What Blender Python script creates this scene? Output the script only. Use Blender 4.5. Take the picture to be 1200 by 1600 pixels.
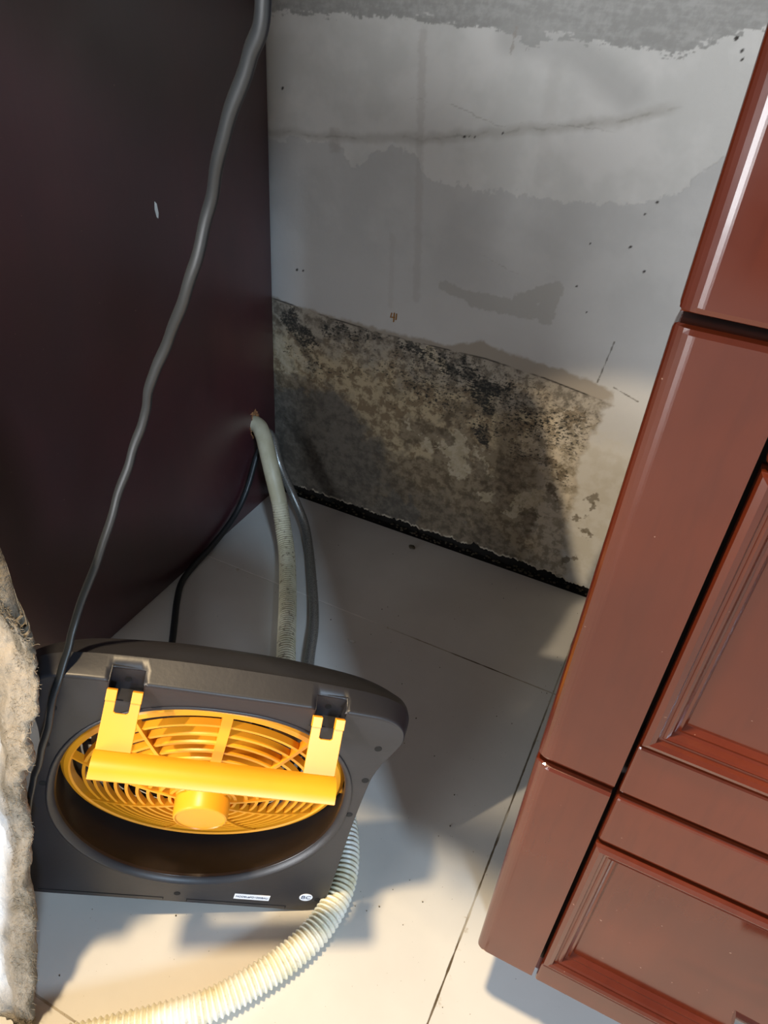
import bpy, bmesh, math, random
import numpy as np
from mathutils import Vector, Matrix, noise
from mathutils.geometry import tessellate_polygon

for o in list(bpy.data.objects):
    bpy.data.objects.remove(o)
S = bpy.context.scene
COL = S.collection
R = math.radians

# ------------------------------------------------------------------ camera
cam_data = bpy.data.cameras.new('camera')
cam_data.sensor_fit = 'HORIZONTAL'
cam_data.sensor_width = 36.0
cam_data.lens = 1148.0 / 1200.0 * 36.0
cam_data.clip_start = 0.01
cam = bpy.data.objects.new('camera', cam_data)
COL.objects.link(cam)
PITCH, ROLL, YAW = R(36.496), R(4.79), R(-22.983)
fwd = Vector((math.cos(PITCH)*math.sin(YAW), math.cos(PITCH)*math.cos(YAW), -math.sin(PITCH)))
rgt = Vector((math.cos(YAW), -math.sin(YAW), 0))
upv = rgt.cross(fwd)
r2 = math.cos(ROLL)*rgt + math.sin(ROLL)*upv
u2 = -math.sin(ROLL)*rgt + math.cos(ROLL)*upv
m = Matrix((r2, u2, -fwd)).transposed().to_4x4()
m.translation = Vector((0, 0, 0.8))
cam.matrix_world = m
S.camera = cam

# ------------------------------------------------------------------ light
S.view_settings.view_transform = 'Standard'
S.view_settings.look = 'None'
S.view_settings.gamma = 1
S.view_settings.exposure = 0.13

world = bpy.data.worlds.new('world')
S.world = world
world.use_nodes = True
bg = world.node_tree.nodes['Background']
bg.inputs[0].default_value = (0.74, 0.80, 0.86, 1)
bg.inputs[1].default_value = 0.25


def lamp(name, kind, loc, target, energy, color, **kw):
    d = bpy.data.lights.new(name, kind)
    d.energy = energy
    d.color = color
    for k, v in kw.items():
        setattr(d, k, v)
    o = bpy.data.objects.new(name, d)
    COL.objects.link(o)
    o.location = loc
    o.rotation_euler = (Vector(target) - Vector(loc)).to_track_quat('-Z', 'Y').to_euler()
    return o


lamp('ceiling_lamp', 'AREA', (-0.40, 0.02, 2.4), (-0.38, 0.05, 0), 66, (1.0, 0.76, 0.46), shape='DISK', size=0.14)
lamp('daylight_window', 'AREA', (2.1, -1.85, 1.9), (-0.2, 0.4, 0.1), 74, (0.58, 0.78, 1.0), shape='RECTANGLE', size=0.35, size_y=0.5)
lamp('corner_wedge_spot', 'SPOT', (-1.0, -1.2, 1.45), (0.03, 0.96, 0.03), 130, (1.0, 0.80, 0.55), spot_size=R(13.5), spot_blend=0.15, shadow_soft_size=0.02)  # added spot, its cone shaped to draw the lit wedge in the corner

lamp('front_fill_light', 'AREA', (-1.35, -2.4, 0.48), (-0.3, 0.9, 0.55), 86, (0.93, 0.96, 1.0), shape='RECTANGLE', size=1.5, size_y=0.85)  # added fill light from the front, brightens the back wall


# ------------------------------------------------------------------ materials
class NT:
    """small helper to write procedural materials"""
    def __init__(self, name, rough=0.5, **kw):
        self.m = bpy.data.materials.new(name)
        self.m.use_nodes = True
        self.t = self.m.node_tree
        self.b = self.t.nodes['Principled BSDF']
        self.b.inputs['Roughness'].default_value = rough
        for k, v in kw.items():
            self.b.inputs[k.replace('_', ' ')].default_value = v
        self._p = None

    def n(self, typ, **kw):
        nd = self.t.nodes.new(typ)
        for k, v in kw.items():
            setattr(nd, k, v)
        return nd

    def put(self, sock, v):
        if isinstance(v, bpy.types.NodeSocket):
            self.t.links.new(v, sock)
        elif isinstance(v, (int, float)):
            sock.default_value = v
        else:
            v = tuple(v)
            sock.default_value = v if len(sock.default_value) == len(v) else v + (1,)

    @property
    def pos(self):
        if self._p is None:
            self._p = self.n('ShaderNodeTexCoord').outputs['Object']
        return self._p

    def xyz(self):
        s = self.n('ShaderNodeSeparateXYZ')
        self.put(s.inputs[0], self.pos)
        return s.outputs

    def math(self, op, a, b=0.0, c=0.0, clamp=False):
        nd = self.n('ShaderNodeMath', operation=op, use_clamp=clamp)
        self.put(nd.inputs[0], a)
        self.put(nd.inputs[1], b)
        self.put(nd.inputs[2], c)
        return nd.outputs[0]

    def add(self, a, b): return self.math('ADD', a, b)
    def sub(self, a, b): return self.math('SUBTRACT', a, b)
    def mul(self, a, b): return self.math('MULTIPLY', a, b)
    def mx(self, a, b): return self.math('MAXIMUM', a, b)

    def noise(self, scale, detail=4, rough=0.55, vec=None, dist=0.0, stretch=None):
        nd = self.n('ShaderNodeTexNoise')
        v = vec or self.pos
        if stretch:
            mp = self.n('ShaderNodeMapping')
            self.put(mp.inputs[0], v)
            mp.inputs['Scale'].default_value = stretch
            v = mp.outputs[0]
        self.put(nd.inputs['Vector'], v)
        nd.inputs['Scale'].default_value = scale
        nd.inputs['Detail'].default_value = detail
        nd.inputs['Roughness'].default_value = rough
        nd.inputs['Distortion'].default_value = dist
        return nd.outputs[0]

    def voronoi(self, scale, feature='F1', rand=1.0):
        nd = self.n('ShaderNodeTexVoronoi', feature=feature)
        self.put(nd.inputs['Vector'], self.pos)
        nd.inputs['Scale'].default_value = scale
        nd.inputs['Randomness'].default_value = rand
        return nd.outputs['Distance']

    def step(self, v, lo, hi, a=0.0, b=1.0):
        nd = self.n('ShaderNodeMapRange', interpolation_type='SMOOTHSTEP')
        for i, x in enumerate((v, lo, hi, a, b)):
            self.put(nd.inputs[i], x)
        return nd.outputs[0]

    def mix(self, a, b, f):
        nd = self.n('ShaderNodeMix', data_type='RGBA')
        self.put(nd.inputs[0], f)
        self.put(nd.inputs[6], a)
        self.put(nd.inputs[7], b)
        return nd.outputs[2]

    def curve(self, x, pts, x0, x1, y0, y1):
        """piecewise height function of x"""
        nd = self.n('ShaderNodeFloatCurve')
        c = nd.mapping.curves[0]
        pts = sorted(pts)
        nx = [((p[0]-x0)/(x1-x0), (p[1]-y0)/(y1-y0)) for p in pts]
        while len(c.points) < len(nx):
            c.points.new(0.5, 0.5)
        for p, q in zip(c.points, nx):
            p.location = q
            p.handle_type = 'VECTOR'
        nd.mapping.update()
        fx = self.math('DIVIDE', self.sub(x, x0), x1-x0, clamp=True)
        self.put(nd.inputs[1], fx)
        return self.add(self.mul(nd.outputs[0], y1-y0), y0)

    def seg(self, X, Z, a, b):
        """distance to the segment a-b"""
        ax, az = a
        dx, dz = b[0]-ax, b[1]-az
        L2 = dx*dx+dz*dz or 1e-9
        t = self.math('DIVIDE', self.add(self.mul(self.sub(X, ax), dx), self.mul(self.sub(Z, az), dz)), L2, clamp=True)
        ex = self.sub(self.sub(X, ax), self.mul(t, dx))
        ez = self.sub(self.sub(Z, az), self.mul(t, dz))
        return self.math('SQRT', self.add(self.mul(ex, ex), self.mul(ez, ez)))

    def bump(self, h, strength=0.3, dist=0.002):
        nd = self.n('ShaderNodeBump')
        nd.inputs['Strength'].default_value = strength
        nd.inputs['Distance'].default_value = dist
        self.put(nd.inputs['Height'], h)
        self.put(self.b.inputs['Normal'], nd.outputs[0])

    def color(self, c):
        self.put(self.b.inputs['Base Color'], c)
        return self.m


def simple(name, col, rough=0.5, vary=0.12, scale=30, bump=0.0, **kw):
    t = NT(name, rough, **kw)
    f = t.noise(scale, 4)
    dark = tuple(c*(1-vary) for c in col)
    lite = tuple(min(1, c*(1+vary)) for c in col)
    if bump:
        t.bump(t.noise(scale*12, 3), bump, 0.0006)
    return t.color(t.mix(dark, lite, t.step(f, 0.3, 0.7)))


class Field:
    """the same operations as above on a numpy grid, used to compute where paint, stains and mould lie on the plaster"""
    def __init__(self, X, Z):
        self.X, self.Z = X, Z
        self.seed = 0

    @staticmethod
    def perlin(x, y, seed):
        rs = np.random.RandomState(seed)
        perm = np.tile(rs.permutation(256), 3)
        ga = rs.rand(256)*2*np.pi
        gx, gy = np.cos(ga), np.sin(ga)
        xi = np.floor(x).astype(int); yi = np.floor(y).astype(int)
        xf = x-xi; yf = y-yi
        u = xf**3*(xf*(xf*6-15)+10); v = yf**3*(yf*(yf*6-15)+10)
        def g(ix, iy, dx, dy):
            h = perm[(perm[ix & 255]+iy) & 255]
            return gx[h]*dx+gy[h]*dy
        a = g(xi, yi, xf, yf); b = g(xi+1, yi, xf-1, yf)
        c = g(xi, yi+1, xf, yf-1); d = g(xi+1, yi+1, xf-1, yf-1)
        return ((a+(b-a)*u)*(1-v)+(c+(d-c)*u)*v)*1.45

    def noise(self, scale, detail=4, rough=0.55, vec=None, dist=0.0, stretch=(1, 1, 1)):
        self.seed += 11
        x = self.X*scale*stretch[0]; y = self.Z*scale*stretch[2]
        if dist:
            x, y = x+dist*self.perlin(x+5.2, y+1.3, 991), y+dist*self.perlin(x+8.1, y+2.8, 992)
        out = 0; amp = 1; tot = 0
        for k in range(int(detail)+1):
            out = out + amp*self.perlin(x*2**k, y*2**k, self.seed+k)
            tot += amp
            amp *= rough
        return 0.5+0.5*out/tot*1.15

    def step(self, v, lo, hi, a=0.0, b=1.0):
        k = np.clip((v-lo)/(hi-lo), 0, 1)
        return a+(b-a)*k*k*(3-2*k)

    def mix(self, a, b, f):
        a = np.asarray(a, float); b = np.asarray(b, float); f = np.asarray(f)[..., None]
        return a*(1-f)+b*f

    def curve(self, x, pts, x0=0, x1=0, y0=0, y1=0):
        pts = sorted(pts)
        return np.interp(x, [p[0] for p in pts], [p[1] for p in pts])

    def seg(self, X, Z, a, b):
        dx, dz = b[0]-a[0], b[1]-a[1]
        L2 = dx*dx+dz*dz or 1e-9
        k = np.clip(((X-a[0])*dx+(Z-a[1])*dz)/L2, 0, 1)
        return np.hypot(X-a[0]-k*dx, Z-a[1]-k*dz)

    def add(self, a, b): return a+b
    def sub(self, a, b): return a-b
    def mul(self, a, b): return a*b
    def math(self, op, a, b=0):
        return np.minimum(a, b) if op == 'MINIMUM' else np.abs(a)


def wall_colour(X, Z):
    t = Field(X, Z)
    CW = dict(x0=-0.70, x1=0.10, y0=0.0, y1=1.0)
    n1 = t.sub(t.noise(28, 5, 0.6), 0.5)
    n2 = t.sub(t.noise(110, 5, 0.65), 0.5)
    n3 = t.sub(t.noise(9, 4, 0.6), 0.5)
    rag = t.add(t.mul(n1, 0.045), t.mul(n2, 0.02))
    # upper painted coat
    col = t.mix((0.60, 0.60, 0.575), (0.68, 0.675, 0.65), t.step(n3, -0.15, 0.15))
    # greyer scraped coat below a ragged line
    g = t.curve(X, [(-.70, .60), (-.61, .595), (-.547, .605), (-.52, .60), (-.487, .578), (-.46, .606), (-.406, .612), (-.393, .587), (-.338, .577), (-.205, .585), (-.13, .588), (-.075, .612), (-.04, .66), (.1, .7)], **CW)
    gm = t.step(t.sub(t.add(g, t.add(t.mul(n1, 0.03), t.mul(n2, 0.012))), Z), -0.001, 0.0015)
    col = t.mix(col, t.mix((0.51, 0.512, 0.50), (0.57, 0.57, 0.555), t.step(n3, -0.15, 0.2)), gm)
    lo = t.mul(t.step(t.add(Z, t.mul(n3, 0.15)), 0.50, 0.40), 0.5)
    col = t.mix(col, (0.60, 0.597, 0.58), lo)
    # dark cement above
    c = t.curve(X, [(-.70, .748), (-.644, .741), (-.54, .748), (-.46, .752), (-.41, .752), (-.33, .752), (-.299, .747), (-.276, .740), (-.25, .752), (-.183, .748), (-.115, .745), (-.06, .77), (.1, .80)], **CW)
    streak = t.sub(t.noise(40, 6, 0.7, stretch=(0.4, 1, 2.4)), 0.5)
    cm = t.step(t.sub(Z, t.add(c, t.add(t.mul(n2, 0.014), t.mul(streak, 0.035)))), -0.0012, 0.0012)
    col = t.mix(col, t.mix((0.33, 0.33, 0.315), (0.42, 0.42, 0.405), t.step(t.add(n2, streak), -0.2, 0.3)), cm)
    # darker scraped patch in the shape of a wing
    d = t.seg(X, Z, (-.345, .447), (-.298, .438))
    d = t.math('MINIMUM', d, t.sub(t.seg(X, Z, (-.298, .438), (-.215, .440)), 0.004))
    d = t.math('MINIMUM', d, t.sub(t.seg(X, Z, (-.235, .450), (-.190, .476)), 0.003))
    d = t.math('MINIMUM', d, t.sub(t.seg(X, Z, (-.195, .470), (-.197, .438)), 0.005))
    col = t.mix(col, (0.46, 0.455, 0.43), t.step(t.add(d, t.mul(n2, 0.010)), 0.0085, 0.0065))
    # soft dark smear, faint vertical run and brown smudges
    d = t.seg(X, Z, (-.30, .745), (-.225, .742))
    d2 = t.seg(X, Z, (-.225, .742), (-.155, .705))
    col = t.mix(col, (0.40, 0.40, 0.385), t.mul(t.step(t.math('MINIMUM', d, d2), 0.030, 0.004), 0.6))
    for a, b, w, k in (((-.409, .74), (-.385, .42), .008, .25), ((-.43, .50), (-.425, .40), .006, .16), ((-.243, .72), (-.235, .60), .012, .10), ((-.525, .615), (-.524, .60), .012, .4), ((-.295, .755), (-.297, .725), .002, .7)):
        col = t.mix(col, (0.36, 0.33, 0.30), t.mul(t.step(t.add(t.seg(X, Z, a, b), t.mul(n2, .01)), w, w*0.3), k))
    # cracks
    for pts, w, k in (([(-.645, .603), (-.60, .607), (-.547, .611), (-.489, .616), (-.40, .627), (-.363, .635), (-.30, .647), (-.236, .660), (-.15, .68), (-.10, .70)], .0022, .55),
                      ([(-.42, .67), (-.36, .668), (-.30, .655), (-.24, .665), (-.16, .668)], .0010, .35),
                      ([(-.30, .50), (-.27, .492), (-.24, .484)], .0009, .45)):
        cz = t.curve(X, pts, **CW)
        dd = t.math('ABSOLUTE', t.sub(Z, t.add(cz, t.mul(n1, 0.012))))
        ends = t.mul(t.step(X, pts[0][0]-.01, pts[0][0]+.02), t.step(X, pts[-1][0]+.01, pts[-1][0]-.02))
        br = t.step(t.noise(22, 3), 0.36, 0.56)
        col = t.mix(col, (0.24, 0.22, 0.19), t.mul(t.mul(t.mul(t.step(dd, w, w*0.2), br), k), ends))
        if k > .5:
            col = t.mix(col, (0.36, 0.345, 0.31), t.mul(t.mul(t.step(dd, 0.010, 0.001), ends), 0.45))
    for a, b in (((-.100, .425), (-.108, .365)), ((-.085, .363), (-.05, .352))):
        col = t.mix(col, (0.12, 0.11, 0.09), t.mul(t.step(t.add(t.seg(X, Z, a, b), t.mul(n2, .003)), 0.0012, 0.0004), 0.8))
    for (sx, sz, r) in ((-.062, .765, .0022), (-.053, .755, .002), (-.05, .748, .0018), (-.105, .585, .0018), (-.112, .545, .0020), (-.088, .52, .002), (-.606, .66, .002), (-.585, .42, .002), (-.574, .421, .002), (-.165, .485, .001), (-.16, .54, .001), (-.095, .60, .0018), (-.342, .636, .0018), (-.328, .638, .0014), (-.293, .647, .0018), (-.335, .638, .001), (-.145, .455, .001)):
        col = t.mix(col, (0.05, 0.045, 0.04), t.step(t.add(t.seg(X, Z, (sx, sz), (sx+.001, sz+.001)), t.mul(n2, .003)), r, r*0.4))

    # ---- damp zone
    seam = t.curve(X, [(-.70, .368), (-.642, .367), (-.52, .358), (-.45, .355), (-.378, .355), (-.268, .357), (-.181, .351), (-.087, .339), (.1, .33)], **CW)
    halo = t.curve(X, [(-.70, .370), (-.642, .369), (-.55, .364), (-.47, .363), (-.40, .363), (-.33, .366), (-.28, .382), (-.22, .378), (-.157, .371), (-.11, .366), (-.083, .357), (-.07, .32), (.1, .33)], **CW)
    right = t.curve(Z, [(0, -.075), (.06, -.092), (.12, -.10), (.18, -.098), (.24, -.105), (.30, -.098), (.33, -.088), (.36, -.080), (1, -.08)], 0.0, 1.0, -1.0, 1.0)
    hr = t.step(t.sub(t.add(X, t.mul(n1, 0.03)), right), 0.008, -0.006)
    hm = t.mul(t.step(t.sub(t.add(halo, t.add(t.mul(n1, 0.014), t.mul(n2, .006))), Z), -0.001, 0.005), hr)
    # paler cream plaster right of the damp zone, below paint
    crm = t.step(t.add(Z, t.mul(n1, 0.04)), 0.30, 0.27)
    col = t.mix(col, t.mix((0.60, 0.58, 0.52), (0.66, 0.65, 0.61), t.step(n1, -.1, .15)), crm)
    col = t.mix(col, (0.30, 0.245, 0.175), t.mul(hm, 0.72))
    mz = t.mul(t.step(t.sub(t.add(seam, t.mul(n2, .004)), Z), -0.0005, 0.001), hr)
    # tones inside
    broad = t.noise(13, 5, 0.6)
    fine = t.noise(62, 7, 0.68, dist=0.12)
    speck = t.noise(230, 4, 0.75, stretch=(0.6, 1, 1.25))
    tan = t.mix((0.27, 0.205, 0.125), (0.56, 0.465, 0.30), t.step(t.add(fine, t.mul(n1, .5)), 0.40, 0.57))
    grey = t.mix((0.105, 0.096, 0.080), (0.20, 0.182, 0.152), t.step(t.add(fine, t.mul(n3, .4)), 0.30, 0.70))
    pale = t.mix((0.40, 0.36, 0.28), (0.68, 0.63, 0.54), t.step(fine, 0.40, 0.57))
    brown = t.mix((0.12, 0.095, 0.06), (0.26, 0.21, 0.145), t.step(t.add(fine, t.mul(n2, .3)), 0.33, 0.65))
    # lower-left grey mass: below a line falling to the right
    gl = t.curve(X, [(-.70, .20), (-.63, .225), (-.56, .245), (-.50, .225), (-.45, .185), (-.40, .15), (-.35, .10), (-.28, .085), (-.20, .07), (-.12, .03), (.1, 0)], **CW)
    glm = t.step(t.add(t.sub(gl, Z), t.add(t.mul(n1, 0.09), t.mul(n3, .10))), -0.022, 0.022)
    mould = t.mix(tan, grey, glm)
    mid = t.mul(t.mul(t.step(X, -.42, -.33), t.step(X, -.13, -.19)), t.step(Z, .25, .19))
    mould = t.mix(mould, brown, t.mul(t.step(t.add(broad, t.mul(mid, .22)), 0.50, 0.60), t.mul(t.step(X, -.48, -.36), 0.75)))
    # paler to the right
    prm = t.mul(t.step(t.add(X, t.mul(n3, .12)), -.20, -.12), 0.75)
    mould = t.mix(mould, pale, prm)
    # grey dusty area below the seam
    topb = t.step(t.sub(t.add(Z, t.mul(n1, 0.12)), t.sub(seam, 0.085)), 0.0, 0.07)
    mould = t.mix(mould, t.mix((0.17, 0.155, 0.13), (0.38, 0.35, 0.30), t.step(fine, 0.38, 0.60)), t.mul(topb, 0.85))
    # flaked cream patches with crisp borders
    for a, b, r in (((-.295, .205), (-.282, .165), .020), ((-.255, .20), (-.235, .165), .010), ((-.325, .205), (-.30, .19), .009), ((-.345, .195), (-.338, .183), .010), ((-.378, .215), (-.374, .205), .006), ((-.235, .12), (-.215, .135), .007),
                    ((-.60, .255), (-.62, .29), .014), ((-.585, .28), (-.56, .265), .010), ((-.175, .145), (-.185, .11), .009), ((-.15, .165), (-.165, .13), .008), ((-.36, .345), (-.335, .33), .008)):
        dd = t.add(t.seg(X, Z, a, b), t.add(t.mul(n1, 0.045), t.mul(n2, 0.03)))
        mould = t.mix(mould, t.mix((0.50, 0.43, 0.29), (0.60, 0.53, 0.39), t.step(fine, .4, .6)), t.mul(t.step(dd, r*1.1, r*0.95), 0.92))
    # brown blotches
    for a, b, r in (((-.255, .18), (-.235, .155), .016), ((-.215, .19), (-.195, .16), .015), ((-.21, .165), (-.205, .13), .014), ((-.165, .10), (-.155, .12), .012), ((-.125, .17), (-.135, .18), .008), ((-.13, .205), (-.14, .225), .008), ((-.57, .23), (-.62, .225), .013), ((-.31, .21), (-.325, .215), .010), ((-.125, .31), (-.13, .29), .006), ((-.235, .09), (-.26, .11), .012)):
        dd = t.add(t.seg(X, Z, a, b), t.add(t.mul(n1, 0.05), t.mul(n2, 0.03)))
        mould = t.mix(mould, brown, t.mul(t.step(dd, r, r*0.7), 0.8))
    # fine spotting whose density falls away from the seam
    dens = t.step(t.add(t.seg(X, Z, (-.34, .335), (-.13, .275)), t.mul(n1, .05)), 0.10, 0.0)
    dens2 = t.step(t.add(t.seg(X, Z, (-.52, .335), (-.34, .27)), t.mul(n1, .05)), 0.06, 0.0)
    thr = 0.70 - 0.17*dens - 0.09*dens2
    mould = t.mix(mould, (0.035, 0.034, 0.03), t.step(speck, thr, thr+0.035)*0.85*np.clip(dens+dens2, 0, 1)**0.5)
    # soft dark clouds of mould under the spots
    for a, b, r, k in (((-.60, .338), (-.565, .325), .020, .8), ((-.57, .30), (-.555, .27), .016, .5), ((-.53, .335), (-.47, .335), .016, .35), ((-.36, .342), (-.30, .332), .012, .6), ((-.31, .325), (-.25, .312), .022, .75), ((-.265, .31), (-.25, .28), .020, .65), ((-.24, .30), (-.17, .30), .02, .4), ((-.255, .24), (-.25, .225), .010, .6), ((-.385, .352), (-.372, .346), .005, .9)):
        dd = t.add(t.seg(X, Z, a, b), t.add(t.mul(n1, 0.06), t.mul(t.sub(fine, .5), 0.05)))
        mould = t.mix(mould, (0.055, 0.055, 0.05), t.mul(t.step(dd, r, 0.0), k*0.8))
    # black spotting in bands
    for a, b, r, th in (((-.60, .335), (-.555, .315), .022, .44), ((-.545, .33), (-.50, .345), .014, .50), ((-.47, .347), (-.40, .345), .010, .52), ((-.39, .345), (-.30, .33), .020, .50), ((-.325, .325), (-.24, .315), .026, .45), ((-.28, .31), (-.25, .285), .022, .44), ((-.24, .30), (-.14, .28), .028, .52),
                        ((-.26, .25), (-.20, .23), .022, .53), ((-.40, .27), (-.20, .25), .045, .60), ((-.255, .235), (-.25, .22), .008, .45), ((-.60, .29), (-.55, .27), .02, .55), ((-.20, .24), (-.12, .20), .03, .575), ((-.55, .26), (-.42, .30), .03, .60)):
        dd = t.step(t.add(t.seg(X, Z, a, b), t.mul(n1, 0.06)), r, r*0.1)
        sp = t.step(t.add(speck, t.mul(dd, 0.16)), th+0.155, th+0.20)
        mould = t.mix(mould, (0.022, 0.024, 0.022), t.mul(sp, t.mul(t.step(dd, 0, 0.4), 0.88)))
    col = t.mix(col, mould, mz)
    col = t.mix(col, (0.045, 0.04, 0.033), t.mul(t.mul(t.step(t.math('ABSOLUTE', t.sub(Z, seam)), 0.0016, 0.0004), hr), t.step(t.noise(17, 3), .40, .56)))
    # stains right of the mould
    for (sx, sz, r) in ((-.075, .178, .008), (-.07, .165, .005), (-.078, .145, .004), (-.07, .118, .006), (-.063, .115, .005), (-.085, .055, .007), (-.075, .062, .006), (-.09, .135, .005)):
        dd = t.add(t.seg(X, Z, (sx, sz), (sx+.004, sz+.004)), t.add(t.mul(n1, 0.02), t.mul(n2, 0.03)))
        col = t.mix(col, (0.17, 0.145, 0.105), t.mul(t.step(dd, r, r*0.5), 0.8))
    relief = -0.0007*gm*(1-mz) + 0.0006*n2*(1-mz) + mz*(0.0040*(fine-0.5)+0.0010*(speck-.5)-0.0008) + 0.0005*cm*streak
    return np.clip(col, 0, 1), relief


def wall_material():
    t = NT('old plaster with mould', 0.85)
    at = t.n('ShaderNodeAttribute', attribute_name='pigment')
    t.bump(t.noise(420, 4), 0.25, 0.0008)
    return t.color(at.outputs['Color'])


def floor_material():
    t = NT('glazed floor tile', 0.16)
    t.b.inputs['Specular IOR Level'].default_value = 0.45
    X, Y, _ = t.xyz()
    def line(c, off):
        fx = t.math('FRACT', t.add(t.math('DIVIDE', t.sub(c, off), 0.598), 0.5))
        return t.mul(t.math('ABSOLUTE', t.sub(fx, 0.5)), 0.598)
    d = t.math('MINIMUM', line(X, -0.032), line(Y, 0.7345))
    wob = t.mul(t.sub(t.noise(60, 4), 0.5), 0.0022)
    g = t.step(t.add(d, wob), 0.0014, 0.0006)
    cloud = t.noise(5, 5)
    col = t.mix((0.60, 0.585, 0.55), (0.655, 0.64, 0.605), t.step(cloud, .35, .65))
    gcol = t.mix((0.10, 0.075, 0.045), (0.42, 0.38, 0.31), t.step(t.noise(9, 3), .46, .60))
    gcol = t.mix(gcol, (0.80, 0.78, 0.74), t.mul(t.step(X, -0.22, -0.34), t.step(Y, 0.4, 0.5)))
    col = t.mix(col, gcol, g)
    # dirt along the grout and near the wall
    dirt = t.mul(t.step(d, 0.012, 0.0), t.step(t.noise(80, 5, .7), .60, .72))
    col = t.mix(col, (0.33, 0.24, 0.12), t.mul(dirt, 0.6))
    specks = t.mul(t.step(t.noise(420, 2, .5), .735, .76), 0.7)
    col = t.mix(col, (0.16, 0.12, 0.08), specks)
    t.put(t.b.inputs['Roughness'], t.step(t.noise(7, 5), 0.3, 0.75, 0.14, 0.26))
    t.bump(t.mul(g, -1.0), 0.4, 0.001)
    return t.color(col)


def wood_material(name, a, b, rough=0.17):
    t = NT(name, rough)
    t.b.inputs['Coat Weight'].default_value = 0.18
    t.b.inputs['Coat Roughness'].default_value = 0.09
    t.b.inputs['Specular IOR Level'].default_value = 0.5
    f = t.noise(5, 5, 0.55, stretch=(1, 1, 0.6))
    f2 = t.noise(90, 4, 0.6, stretch=(1, 1, 0.12))
    col = t.mix(a, b, t.step(f, 0.32, 0.68))
    col = t.mix(col, tuple(c*0.7 for c in a), t.mul(t.step(f2, .45, .7), 0.25))
    sc = t.mul(t.step(t.noise(260, 2, .5), .76, .79), 0.5)
    col = t.mix(col, (0.45, 0.28, 0.2), sc)
    t.put(t.b.inputs['Roughness'], t.step(t.noise(11, 4), 0.3, 0.75, rough-.04, rough+.09))
    t.bump(t.noise(55, 4), 0.06, 0.001)
    if 'laminate' in name:
        t.b.inputs['Coat Weight'].default_value = 0.6
        t.b.inputs['Coat Roughness'].default_value = 0.40
        t.b.inputs['Specular IOR Level'].default_value = 0.9
    return t.color(col)


def insulation_material():
    t = NT('matted fibre', 0.95)
    X, Y, Z = t.xyz()
    f = t.noise(26, 6, 0.65, stretch=(1.6, 1.6, 0.55), dist=0.5)
    f2 = t.noise(120, 5, 0.7)
    col = t.mix((0.11, 0.088, 0.058), (0.25, 0.21, 0.16), t.step(f, 0.34, 0.62))
    col = t.mix(col, (0.34, 0.31, 0.26), t.mul(t.step(f2, .55, .75), 0.5))
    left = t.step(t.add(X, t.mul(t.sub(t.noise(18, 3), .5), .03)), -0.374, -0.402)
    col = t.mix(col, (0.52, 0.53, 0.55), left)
    t.bump(t.add(f, t.mul(f2, 0.6)), 0.8, 0.006)
    return t.color(col)


def hose_material(name, a, b, dirt, trans=0.0, rough=0.45):
    t = NT(name, rough)
    t.b.inputs['Subsurface Weight'].default_value = trans
    t.b.inputs['Subsurface Radius'].default_value = (0.01, 0.01, 0.008)
    t.b.inputs['Subsurface Scale'].default_value = 0.5
    f = t.noise(22, 4)
    col = t.mix(a, b, t.step(f, .38, .62))
    X, Y, Z = t.xyz()
    low = t.step(Z, 0.09, 0.04)
    dm = t.mul(t.step(t.noise(160, 5, .7), .53, .66), t.mul(low, dirt))
    col = t.mix(col, (0.13, 0.09, 0.05), dm)
    return t.color(col)


WALL = wall_material()
FLOOR = floor_material()
WOOD = wood_material('dark mahogany lacquer', (0.066, 0.0095, 0.0033), (0.108, 0.0175, 0.0055))
WOOD_L = wood_material('very dark mahogany laminate', (0.036, 0.010, 0.014), (0.062, 0.014, 0.018), 0.36)
RECESS = simple('darkened wall gap', (0.012, 0.011, 0.010), 0.9, .4, 40)  # darkness of the gap is put into this near-black colour
DARKGAP = simple('shadowed carcass board', (0.018, 0.012, 0.010), 0.8)
SPLINT = simple('raw splintered chipboard', (0.33, 0.15, 0.06), 0.9, .5, 300, .5)
STONE = simple('grey worktop', (0.30, 0.30, 0.30), 0.4, .3, 60)
CHROME = simple('brushed chrome', (0.75, 0.76, 0.78), 0.18, .04, 60, Metallic=1.0)
PLASTIC = simple('charcoal plastic', (0.019, 0.0190, 0.023), 0.42, .06, 20, .12)
BARREL = simple('glossy black plastic', (0.016, 0.012, 0.011), 0.28, .1, 20)
BLACKHOLE = simple('screw hole black', (0.003, 0.003, 0.003), 0.9)
YELLOW = simple('yellow orange plastic', (0.84, 0.335, 0.014), 0.36, .05, 14)
AMBER = simple('brown fan plastic', (0.07, 0.035, 0.010), 0.4, .08, 14)
STICKER = simple('white sticker', (0.80, 0.81, 0.84), 0.5, .03, 30)
INK = simple('blue black ink', (0.03, 0.04, 0.10), 0.6)
CORDM = simple('black cord rubber', (0.012, 0.014, 0.016), 0.42, .1, 50)
BRAID = simple('steel braid', (0.34, 0.34, 0.32), 0.38, .5, 900, Metallic=0.7)
HOSE = hose_material('cream drain hose', (0.52, 0.475, 0.32), (0.62, 0.575, 0.42), 0.8)
CORR = hose_material('milky corrugated hose', (0.74, 0.70, 0.50), (0.82, 0.82, 0.74), 0.25, 0.35, 0.35)
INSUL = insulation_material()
MARK = simple('rust brown pencil', (0.42, 0.20, 0.04), 0.8)
CRUMB = simple('dark grit', (0.09, 0.075, 0.05), 0.9, .4, 400)
CHIP = simple('pale plaster chip', (0.70, 0.69, 0.64), 0.9)


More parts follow.
